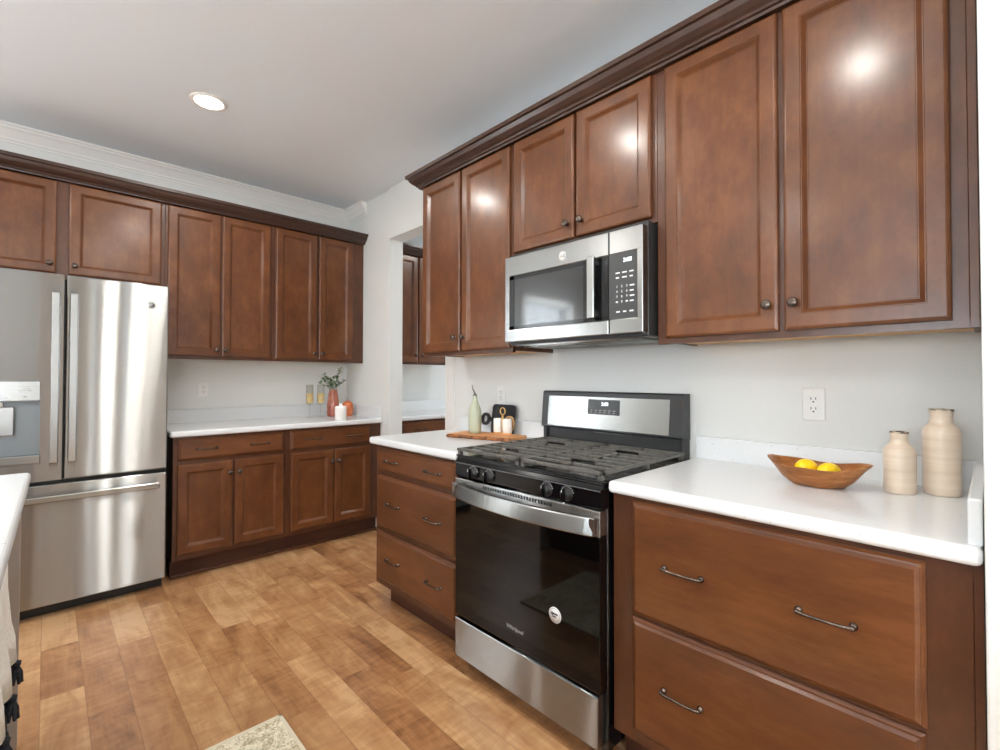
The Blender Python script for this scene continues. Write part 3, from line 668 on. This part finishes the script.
# ------------------------------------------------------------------ island with dishwasher and towel
M['taupe'] = simple('taupe_panel_paint', (168,156,146), 0.4)
isl = thing('kitchen_island', 'brown wood island base under the white top at the left edge', 'island', (-2.55,0.11,0))
MB().box(-0.0,0.515,-1.31,1.31,0.10,0.874).build('carcass', M['woodd'], isl)
MB().box(0.03,0.47,-1.29,1.30,0.0,0.10).build('toe_kick', M['toe'], isl)
MB().box(-0.005,0.563,1.31,1.328,0.0,0.875,0.002,1).build('end_panel', M['taupe'], isl)
for (a, b) in ((-1.28,-0.66),(-0.64,-0.02),(0.72,1.29)):
    m = MB().panel(a, b, 0.15, 0.86, -0.515, DOOR); o = m.build('door', M['wood'], isl, rotz=PI/2)
isl_top = tag(MB().box(-2.78,-1.966,-1.25,1.452,0.876,0.914,0.012,4).build('countertop', M['quartz']), 'white speckled island countertop corner at the left edge', 'countertop', 'white speckled countertops')
dw = thing('dishwasher', 'stainless dishwasher in the island at the left edge', 'dishwasher', (-2.0345,0.20,0), PI/2)
M['dwtop'] = simple('dark_slate_strip', (58,62,64), 0.3, 0.4)
MB().box(0.0,0.60,-0.016,0.0,0.115,0.745,0.003,2).build('door', M['steelv'], dw)
MB().box(0.0,0.60,-0.018,0.0,0.750,0.868,0.003,2).build('control_strip', M['dwtop'], dw)
mb = MB(); mb.tube([(0.05,-0.037,0.820),(0.55,-0.037,0.820)], 0.008, 12)
for x in (0.06,0.54): mb.tube([(x,-0.017,0.820),(x,-0.036,0.820)], 0.006, 8)
mb.build('handle', M['steelv'], dw)

# ------------------------------------------------------------------ wall outlets
def outlet(loc, rz, label):
    t = thing('wall_outlet', label, 'outlet', loc, rz, 'wall outlets')
    MB().panel(-0.035,0.035,-0.0575,0.0575,0.0,[(0,0),(0,0.002),(0.003,0.005),(0.005,0.0055)]).build('cover_plate', M['white'], t)
    MB().box(-0.017,0.017,-0.0072,-0.0050,-0.034,0.034,0.001,1).build('socket_insert', M['white'], t)
    for z in (-0.017,0.017):
        mb = MB(); mb.box(-0.0085,-0.006,-0.0078,-0.0070,z-0.001,z+0.008); mb.box(0.006,0.0085,-0.0078,-0.0070,z-0.0005,z+0.007)
        mb.lathe([(0.0028,0.0070),(0.0028,0.0078),(0,0.0078)],10,0,0,z-0.008,'-y'); mb.build('socket_slots', M['slot'], t)
    for z in (-0.047,0.047): MB().lathe([(0.003,0.005),(0.003,0.0065),(0,0.0066)],10,0,0,z,'-y').build('screw', M['white'], t)
outlet((-0.0003,-0.425,1.149), RZ, 'white double wall outlet above the wooden bowl')
outlet((-0.0003,1.165,1.140), RZ, 'white double wall outlet above the black square board')
outlet((-1.097,YB-0.0003,1.152), 0, 'white double wall outlet on the back wall near the fridge')

# ------------------------------------------------------------------ things on the right counter
CT = 0.9145
M['cream'] = noisy('cream_stoneware', (218,200,180), (206,186,164), 6, rough=0.28, stretch=(0.6,0.6,9), lo=0.4, hi=0.66, Coat_Weight=0.3)
M['creamrim'] = noisy('worn_dark_rim', (70,58,46), (206,190,166), 60, rough=0.5, lo=0.42, hi=0.55)
def vase(label, x, y, r, h, nr, sh):
    t = thing('ceramic_vase', label, 'vase', (x,y,CT), 0.6)
    p = [(0,0),(r*0.93,0),(r*0.985,0.004),(r,0.012),(r*1.0,sh*0.5),(r*1.005,sh*0.9),(r*0.985,sh*0.965),(r*0.90,sh),(r*0.78,sh+0.006),(nr*1.04,sh+0.013),(nr,sh+0.020),(nr*0.99,h-0.012),(nr*1.10,h-0.002),(nr*1.08,h),
         (nr*0.90,h-0.002),(nr*0.84,h-0.02),(nr*0.84,sh),(0,sh-0.01)]
    MB().lathe(p, 48).build('body', M['cream'], t)
    MB().lathe([(nr*1.105,h-0.0025),(nr*1.12,h),(nr*1.06,h+0.0015),(nr*0.90,h+0.001),(nr*0.90,h-0.002),(nr*1.1,h-0.0028)], 40).build('rim', M['creamrim'], t)
vase('shorter cream stoneware bottle vase beside the wooden bowl', -0.179,-0.675,0.0375,0.172,0.020,0.128)
vase('taller cream stoneware bottle vase beside the right wall', -0.122,-0.761,0.0415,0.238,0.025,0.188)
M['bowlwood'] = wood('olive_wood', (104,60,28), (156,98,52), (196,138,84), 'y', rough=0.4, coat=0.1, blotch=22, grain=0.35)
t = thing('wooden_bowl', 'oblong carved wooden bowl holding yellow lemons', 'bowl', (-0.238,-0.487,CT))
mb = MB(); rr = []; n = 56
def bowl_ring(hl, hw, z0, lift, pw):
    out = []
    for k in range(n):
        a = 2*PI*k/n; c_, s_ = math.cos(a), math.sin(a)
        # pointed ends along y
        y = hl*s_; x = hw*math.copysign(abs(c_)**0.85, c_)
        z = z0+lift*abs(s_)**2.2+0.002*math.sin(5*a+z0*90)
        out.append((x, y, z))
    return out
for (hl,hw,z,lf,pw) in ((0.060,0.046,0.0,0,1),(0.070,0.054,0.004,0,1),(0.095,0.071,0.020,0.004,1),(0.117,0.084,0.041,0.011,1),(0.133,0.092,0.055,0.017,1),(0.136,0.094,0.058,0.018,1),(0.134,0.091,0.0595,0.018,1),
                      (0.128,0.085,0.054,0.017,1),(0.112,0.076,0.036,0.010,1),(0.085,0.060,0.018,0.003,1),(0.055,0.040,0.010,0,1)):
    rr.append(bowl_ring(hl,hw,z,lf,pw))
mb.rings(rr, True, True, smooth=True); b = mb.build('bowl_shell', M['bowlwood'], t)
M['lemon'] = noisy('lemon_peel', (250,208,14), (255,220,30), 90, rough=0.4, bump=0.15)
def lemon(label, x, y, z, rz, tilt):
    t = thing('lemon', label, 'lemon', (x,y,z), rz, None)
    p = []
    for k in range(17):
        a = PI*k/16; r = 0.0285*math.sin(a)**0.85; h = -0.040*math.cos(a)
        p.append((r, h))
    p[0] = (0.003,-0.046); p[-1] = (0.004,0.047)
    o = MB().lathe(p, 28, axis='x').build('peel', M['lemon'], t)
    MB().lathe([(0.0035,0.045),(0.0035,0.0485),(0,0.0488)], 10, axis='x').build('stem_end', M['bowlwood'], t)
    t.rotation_euler = (0, tilt, rz)
lemon('yellow lemon toward the left in the wooden bowl, higher one', -0.228,-0.4545,CT+0.0455,-0.2,0.05)
lemon('yellow lemon toward the right in the wooden bowl, lower one', -0.232,-0.515,CT+0.0415,-0.25,0.05)

# ------------------------------------------------------------------ things on the left counter
M['boardwood'] = wood('live_edge_board_wood', (176,112,62), (206,146,92), (226,172,116), 'y', rough=0.5, coat=0, blotch=10)
M['bark'] = noisy('bark_edge', (84,50,28), (168,104,58), 45, rough=0.8, bump=0.6)
t = thing('serving_board', 'live-edge wooden serving board under the green bottle', 'board', (0,0,CT))
edge_n = [(-0.345,1.235),(-0.334,1.18),(-0.318,1.12),(-0.300,1.05),(-0.278,0.98),(-0.258,0.91),(-0.240,0.845)]
edge_f = [(-0.085,0.882),(-0.098,0.95),(-0.112,1.02),(-0.126,1.09),(-0.140,1.16),(-0.156,1.23),(-0.178,1.29)]
en = []
for i in range(25):
    f = i/24*6; k = min(int(f),5); u = f-k
    en.append((edge_n[k][0]*(1-u)+edge_n[k+1][0]*u+0.004*math.sin(i*1.7)+0.003*math.sin(i*3.1), edge_n[k][1]*(1-u)+edge_n[k+1][1]*u))
ring = en+edge_f
mb = MB(); mb.rings([[(x,y,0) for x,y in ring],[(x,y,0.018) for x,y in ring]], True, True); mb.build('plank', M['boardwood'], t)
mb = MB(); rr = []
for i,(x,y) in enumerate(en):
    j = 0.003+0.002*math.sin(i*2.3)
    rr.append([(x-0.001,y,0.0005),(x-0.004-j,y,0.003),(x-0.006-j,y,0.010),(x-0.003-j*0.5,y,0.016),(x+0.002,y,0.0187),(x+0.004,y,0.0183)])
mb.rings(rr, True, True); mb.build('bark_edge', M['bark'], t)
BT = CT+0.0185
M['sage'] = simple('sage_green_glaze', (172,176,152), 0.35)
M['pour'] = simple('steel_pourer', (120,116,110), 0.3, 0.9)
t = thing('oil_bottle', 'sage green ceramic oil bottle with metal pour spout', 'bottle', (-0.212,1.158,BT))
r = 0.0365
MB().lathe([(0,0),(r*0.92,0),(r,0.004),(r,0.02),(r,0.112),(r*0.95,0.128),(r*0.78,0.148),(r*0.55,0.166),(r*0.38,0.182),(r*0.32,0.196),(r*0.34,0.205),(r*0.28,0.207),(0,0.207)], 36).build('body', M['sage'], t)
sp = MB().lathe([(0.010,0.205),(0.0115,0.209),(0.0085,0.216),(0.005,0.222)], 16).build('stopper', M['pour'], t)
MB().tube([(0,0,0.218),(-0.004,0.003,0.230),(-0.010,0.008,0.246),(-0.012,0.010,0.268)], [0.0045,0.004,0.0035,0.003], 8).build('pour_tube', M['pour'], t)
M['black'] = simple('matte_black_wood', (30,30,33), 0.45)
# black paddle board leaning on the wall, round ring handle to the left (+y)
t = thing('paddle_board', 'black square paddle board with ring handle leaning on the wall', 'board', (-0.055,1.105,CT+0.001))
t.rotation_euler = (0, 0.13, 0)
mb = MB()
def rrect(y0,y1,z0,z1,rad,n=6):
    out = []
    for cy,cz,a0 in ((y1-rad,z1-rad,0),(y0+rad,z1-rad,PI/2),(y0+rad,z0+rad,PI),(y1-rad,z0+rad,1.5*PI)):
        for k in range(n+1): a = a0+PI/2*k/n; out.append((cy+rad*math.cos(a), cz+rad*math.sin(a)))
    return out
rr2 = rrect(-0.092,0.092,0.001,0.172,0.022)
mb.rings([[(x,y,z) for y,z in rr2] for x in (-0.006,0.006)], True, True)
mb.box(-0.006,0.006,0.085,0.122,0.068,0.094,0.002,1)
n = 32; cy, cz = 0.150, 0.081
mb.rings([[(x,cy+q*math.cos(2*PI*k/n),cz+q*math.sin(2*PI*k/n)) for k in range(n)] for x,q in ((-0.006,0.020),(-0.006,0.037),(0.006,0.037),(0.006,0.020),(-0.006,0.020))], False, False)
mb.build('board', M['black'], t)
# salt and pepper set in a small stand with a gold ring handle
M['speck'] = noisy('speckled_white_stoneware', (226,222,214), (236,233,227), 200, rough=0.4, lo=0.3, hi=0.4)
M['gold'] = simple('gold_metal', (212,172,112), 0.28, 0.9)
SX, SY = -0.132, 1.018
t = thing('shaker_stand', 'small wooden stand with gold ring handle between white shakers', 'stand', (SX,SY,BT))
mb = MB(); o_ = [(0.030*math.cos(2*PI*k/28)+0.0, 0.068*math.sin(2*PI*k/28)) for k in range(28)]
mb.rings([[(x,y,z) for x,y in o_] for z in (0,0.008)], True, True); mb.build('tray', M['boardwood'], t)
mb = MB(); mb.box(-0.004,0.004,-0.006,0.006,0.007,0.106,0.001,1)
n = 28
mb2 = [[(0.0+0.0035*math.cos(b)*0+ (0.0035*math.sin(b)), (0.019+0.0035*math.cos(b))*math.cos(2*PI*k/n), 0.124+(0.019+0.0035*math.cos(b))*math.sin(2*PI*k/n)) for k in range(n)] for b in [2*PI*q/8 for q in range(9)]]
mb.rings(mb2, False, False, smooth=True); mb.build('ring_handle', M['gold'], t)
for dy, lab in ((0.036,'white speckled shaker left of the gold ring handle'),(-0.036,'white speckled shaker right of the gold ring handle')):
    q = thing('shaker', lab, 'shaker', (SX,SY+dy,BT+0.0085))
    MB().lathe([(0,0),(0.024,0),(0.0255,0.003),(0.0255,0.055),(0.025,0.070),(0.0235,0.074),(0.021,0.075),(0,0.075)], 28).build('body', M['speck'], q)
    mb = MB()
    for k in range(5): mb.lathe([(0.0014,0.0752),(0.0014,0.0756),(0,0.0757)],8,0.009*math.cos(k*1.257),0.009*math.sin(k*1.257))
    mb.build('holes', M['slot'], q)
M['cork'] = noisy('tan_rattan', (150,118,78), (186,150,104), 60, rough=0.7)
q = thing('round_trivet', 'small round tan trivet behind the white shakers', 'trivet', (-0.084,1.030,BT-0.0035)); q.rotation_euler = (0,0.2,0)
mb = MB(); mb.lathe([(0.048,-0.003),(0.050,0),(0.048,0.003),(0,0.003)], 36, 0,0,0.050,'x'); mb.build('disc', M['cork'], q)
mb = MB()
for rr_ in (0.018,0.032): mb.rings([[(-0.0035-0.001*w_,(rr_+w_*0.003)*math.cos(2*PI*k/28),0.050+(rr_+w_*0.003)*math.sin(2*PI*k/28)) for k in range(28)] for w_ in (0,1)], False, False)
mb.build('woven_rings', M['bark'], q)

# ------------------------------------------------------------------ things on the back counter
def tglass(name, rgb, tint=0.0):
    """thin clear glass: mostly see-through with a fresnel shine"""
    t = NT(name); tr = t.n('ShaderNodeBsdfTransparent'); tr.inputs[0].default_value = s2l(rgb); gl = t.n('ShaderNodeBsdfGlossy', Roughness=0.03); fr_ = t.n('ShaderNodeLayerWeight', Blend=0.10)
    mx = t.n('ShaderNodeMixShader'); t.l(fr_.outputs[1], mx.inputs[0]); t.l(tr.outputs[0], mx.inputs[1]); t.l(gl.outputs[0], mx.inputs[2])
    t.l(mx.outputs[0], t.t.nodes['Material Output'].inputs['Surface']); return t.m
M['clear'] = tglass('clear_glass', (248,249,248))
M['champagne'] = noisy('golden_drink', (240,196,120), (252,224,164), 40, rough=0.25)
M['coral'] = noisy('coral_glass', (214,118,96), (236,156,132), 14, rough=0.12, Transmission_Weight=0.45)
M['copper'] = noisy('copper_orange_glaze', (178,92,52), (214,122,74), 20, rough=0.25)
def flute(label, x, y):
    t = thing('champagne_flute', label, 'glass', (x,y,CT), 0, None)
    MB().lathe([(0,0),(0.034,0),(0.035,0.002),(0.012,0.006),(0.004,0.014),(0.0035,0.095),(0.010,0.104),(0.024,0.116),(0.028,0.135),(0.029,0.20),(0.0285,0.268),(0.0275,0.268),(0.0275,0.135),(0.0,0.118)], 28).build('glass', M['clear'], t)
    MB().lathe([(0,0.119),(0.020,0.120),(0.0262,0.132),(0.0268,0.200),(0,0.200)], 28).build('drink', M['champagne'], t)
flute('champagne flute with golden drink on the left of the pair', -0.407,2.985)
flute('champagne flute with golden drink beside the coral vase', -0.330,2.955)
t = thing('bud_vase', 'coral glass vase holding leafy green stems', 'vase', (-0.186,3.045,CT))
MB().lathe([(0,0),(0.040,0),(0.046,0.004),(0.050,0.03),(0.050,0.08),(0.045,0.14),(0.036,0.19),(0.031,0.218),(0.032,0.226),(0.029,0.226),(0.030,0.19),(0.042,0.10),(0.044,0.02),(0,0.014)], 32).build('glass', M['coral'], t)
M['leaf'] = noisy('leaf_green', (66,96,54), (128,156,104), 30, rough=0.5)
M['stem'] = simple('green_stem', (70,88,48), 0.6)
rnd = random.Random(3)
stems = []; sm = MB(); lm = MB()
for (dx, dy, h) in ((-0.115,-0.02,0.100),(-0.075,0.02,0.130),(-0.03,-0.03,0.090),(0.01,0.0,0.115),(0.045,-0.02,0.150),(0.075,0.02,0.185),(0.085,-0.03,0.075),(-0.05,-0.04,0.06),(0.03,-0.04,0.06),(-0.12,0.0,0.06)):
    pts = [Vector((0,0,0.05)), Vector((dx*0.12,dy*0.12,0.20)), Vector((dx*0.35,dy*0.35,0.225+h*0.35)), Vector((dx*0.72,dy*0.72,0.225+h*0.72)), Vector((dx,dy,0.225+h))]
    sm.tube(pts, [0.0018,0.0018,0.0016,0.0013,0.001], 6)
    for i in range(13):
        u = 0.30+0.70*i/12; f = u*3+1-1e-6; k = min(int(f),3); p = pts[k].lerp(pts[k+1], min(f-k,1))
        L = rnd.uniform(0.028,0.046); wd = L*0.34; a = rnd.uniform(0,2*PI); el = rnd.uniform(-0.2,0.8)
        d = Vector((math.cos(a)*math.cos(el),math.sin(a)*math.cos(el),math.sin(el))); sd = d.cross(Vector((0,0,1))).normalized()*wd; nn = sd.cross(d).normalized()
        q = [p, p+d*L*0.4+sd+nn*0.002, p+d*L, p+d*L*0.4-sd+nn*0.002, p+d*L*0.45]
        vs = [lm.bm.verts.new(v) for v in q]
        for tri in ((0,1,4),(1,2,4),(2,3,4),(3,0,4)): lm.bm.faces.new([vs[j] for j in tri]).smooth = True
sm.build('stems', M['stem'], t); lm.build('leaves', M['leaf'], t)
M['wax'] = simple('white_wax', (244,242,238), 0.45)
t = thing('pillar_candle', 'white bottle-shaped pillar candle in front of the coral vase', 'candle', (-0.312,2.628,CT))
MB().lathe([(0,0),(0.040,0),(0.042,0.003),(0.042,0.100),(0.040,0.106),(0.030,0.109),(0.013,0.110),(0.0115,0.114),(0.0115,0.128),(0.009,0.131),(0,0.131)], 32).build('wax_body', M['wax'], t)
MB().tube([(0,0,0.130),(0.001,0,0.136),(0.002,0,0.140)], 0.0012, 6).build('wick', M['slot'], t)
t = thing('copper_pot', 'round copper orange pot behind the white candle', 'pot', (-0.085,2.985,CT))
MB().lathe([(0,0),(0.030,0),(0.038,0.006),(0.045,0.030),(0.047,0.065),(0.043,0.098),(0.033,0.118),(0.020,0.126),(0.012,0.128),(0.010,0.120),(0.0,0.116)], 32).build('body', M['copper'], t)
M['brownbox'] = noisy('grey_brown_stone', (132,112,96), (156,138,120), 30, rough=0.6)

# ------------------------------------------------------------------ rug
def rug_mat():
    t = NT('cream_tufted_rug'); tc = t.n('ShaderNodeTexCoord')
    n1 = t.n('ShaderNodeTexNoise', Scale=75.0, Detail=3, Distortion=1.5); t.l(tc.outputs['Object'], n1.inputs['Vector'])
    n2 = t.n('ShaderNodeTexNoise', Scale=9.0, Detail=3, Distortion=2.0); t.l(tc.outputs['Object'], n2.inputs['Vector'])
    ad = t.n('ShaderNodeMath', _operation='ADD'); t.l(n1.outputs['Fac'], ad.inputs[0]); ml = t.n('ShaderNodeMath', _operation='MULTIPLY'); ml.inputs[1].default_value = 0.5; t.l(n2.outputs['Fac'], ml.inputs[0]); t.l(ml.outputs[0], ad.inputs[1])
    cr = t.n('ShaderNodeValToRGB'); e = cr.color_ramp.elements; e[0].position = 0.60; e[0].color = s2l((184,170,134)); e[1].position = 0.82; e[1].color = s2l((243,236,212))
    t.l(ad.outputs[0], cr.inputs[0]); t.l(cr.outputs[0], t.b.inputs['Base Color']); t.set(Roughness=0.95)
    bp = t.n('ShaderNodeBump', Strength=0.6, Distance=0.004); t.l(n1.outputs['Fac'], bp.inputs['Height']); t.l(bp.outputs[0], t.b.inputs['Normal']); return t.m
M['rug'] = rug_mat(); M['rugedge'] = simple('cream_binding', (226,216,192), 0.9)
t = thing('area_rug', 'cream and beige mottled runner rug corner on the plank floor', 'rug', (-1.60,0.0,0.0005))
MB().box(-0.29,0.29,-0.88,0.955,0.0,0.009,0.003,2).build('pile', M['rug'], t)
mb = MB(); mb.box(0.286,0.300,-0.893,0.968,0,0.010,0.003,2).box(-0.300,-0.286,-0.893,0.968,0,0.010,0.003,2).box(-0.30,0.30,0.952,0.968,0,0.010,0.003,2).box(-0.30,0.30,-0.893,-0.878,0,0.010,0.003,2)
mb.build('bound_edge', M['rugedge'], t)

# ------------------------------------------------------------------ towel hung over the dishwasher handle
M['towel'] = noisy('white_cotton_towel', (226,224,218), (238,236,231), 160, rough=0.95, bump=0.3)
M['yarn'] = noisy('black_yarn', (16,17,22), (40,42,50), 160, rough=0.9, bump=0.5)
tw = thing('dish_towel', 'white towel with black tassels hanging from the dishwasher handle', 'towel', (-1.9940,0.57,0.820))
mb = MB(); NU = 26
def tw_pt(u, s):
    y = -0.20+0.36*u
    fold = 0.010*math.sin(u*17+s*2.0)+0.006*math.sin(u*31)
    return y, fold
prof = [(-0.0120,-0.18),(-0.0115,-0.08),(-0.0105,-0.01),(-0.007,0.008),(0.0,0.0105),(0.007,0.008),(0.0105,-0.01),(0.0115,-0.06),(0.012,-0.13),(0.013,-0.19),(0.014,-0.245)]
grid = []
for i in range(NU+1):
    u = i/NU; row = []
    for j, (x, z) in enumerate(prof):
        y, fo = tw_pt(u, z); k = min(1.0, max(0.0, (-z-0.02)/0.2)) if j > 5 else 0.0
        row.append(Vector((x+max(0.0,fo+0.006)*k*0.8, y*(1-0.06*k), z+(0.035*u if j >= 9 else 0.0))))
    grid.append(row)
vs = [[mb.bm.verts.new(p) for p in row] for row in grid]
for i in range(NU):
    for j in range(len(prof)-1):
        mb.bm.faces.new((vs[i][j],vs[i+1][j],vs[i+1][j+1],vs[i][j+1])).smooth = True
cl = mb.build('cloth', M['towel'], tw)
sol = cl.modifiers.new('thick', 'SOLIDIFY'); sol.thickness = 0.003; sol.offset = 1
for i in range(0, NU+1, 2):
    p = grid[i][-1]; mb = MB()
    mb.sphere((p.x+0.002,p.y,p.z-0.006), 0.009, 1)
    for k in range(6):
        a = k*1.05; mb.tube([(p.x+0.002,p.y,p.z-0.010),(p.x+0.002+0.006*math.cos(a),p.y+0.006*math.sin(a),p.z-0.028),(p.x+0.002+0.009*math.cos(a),p.y+0.009*math.sin(a),p.z-0.050)], [0.004,0.005,0.003], 6)
    mb.build('tassel', M['yarn'], tw)

# the island stands a fraction of a degree off square
PV = Matrix.Translation((-1.966,1.452,0)) @ Matrix.Rotation(-0.0135,4,'Z') @ Matrix.Translation((1.966,-1.452,0))
for o_ in (isl, isl_top, dw, tw):
    bpy.context.view_layer.update(); o_.matrix_world = PV @ o_.matrix_world
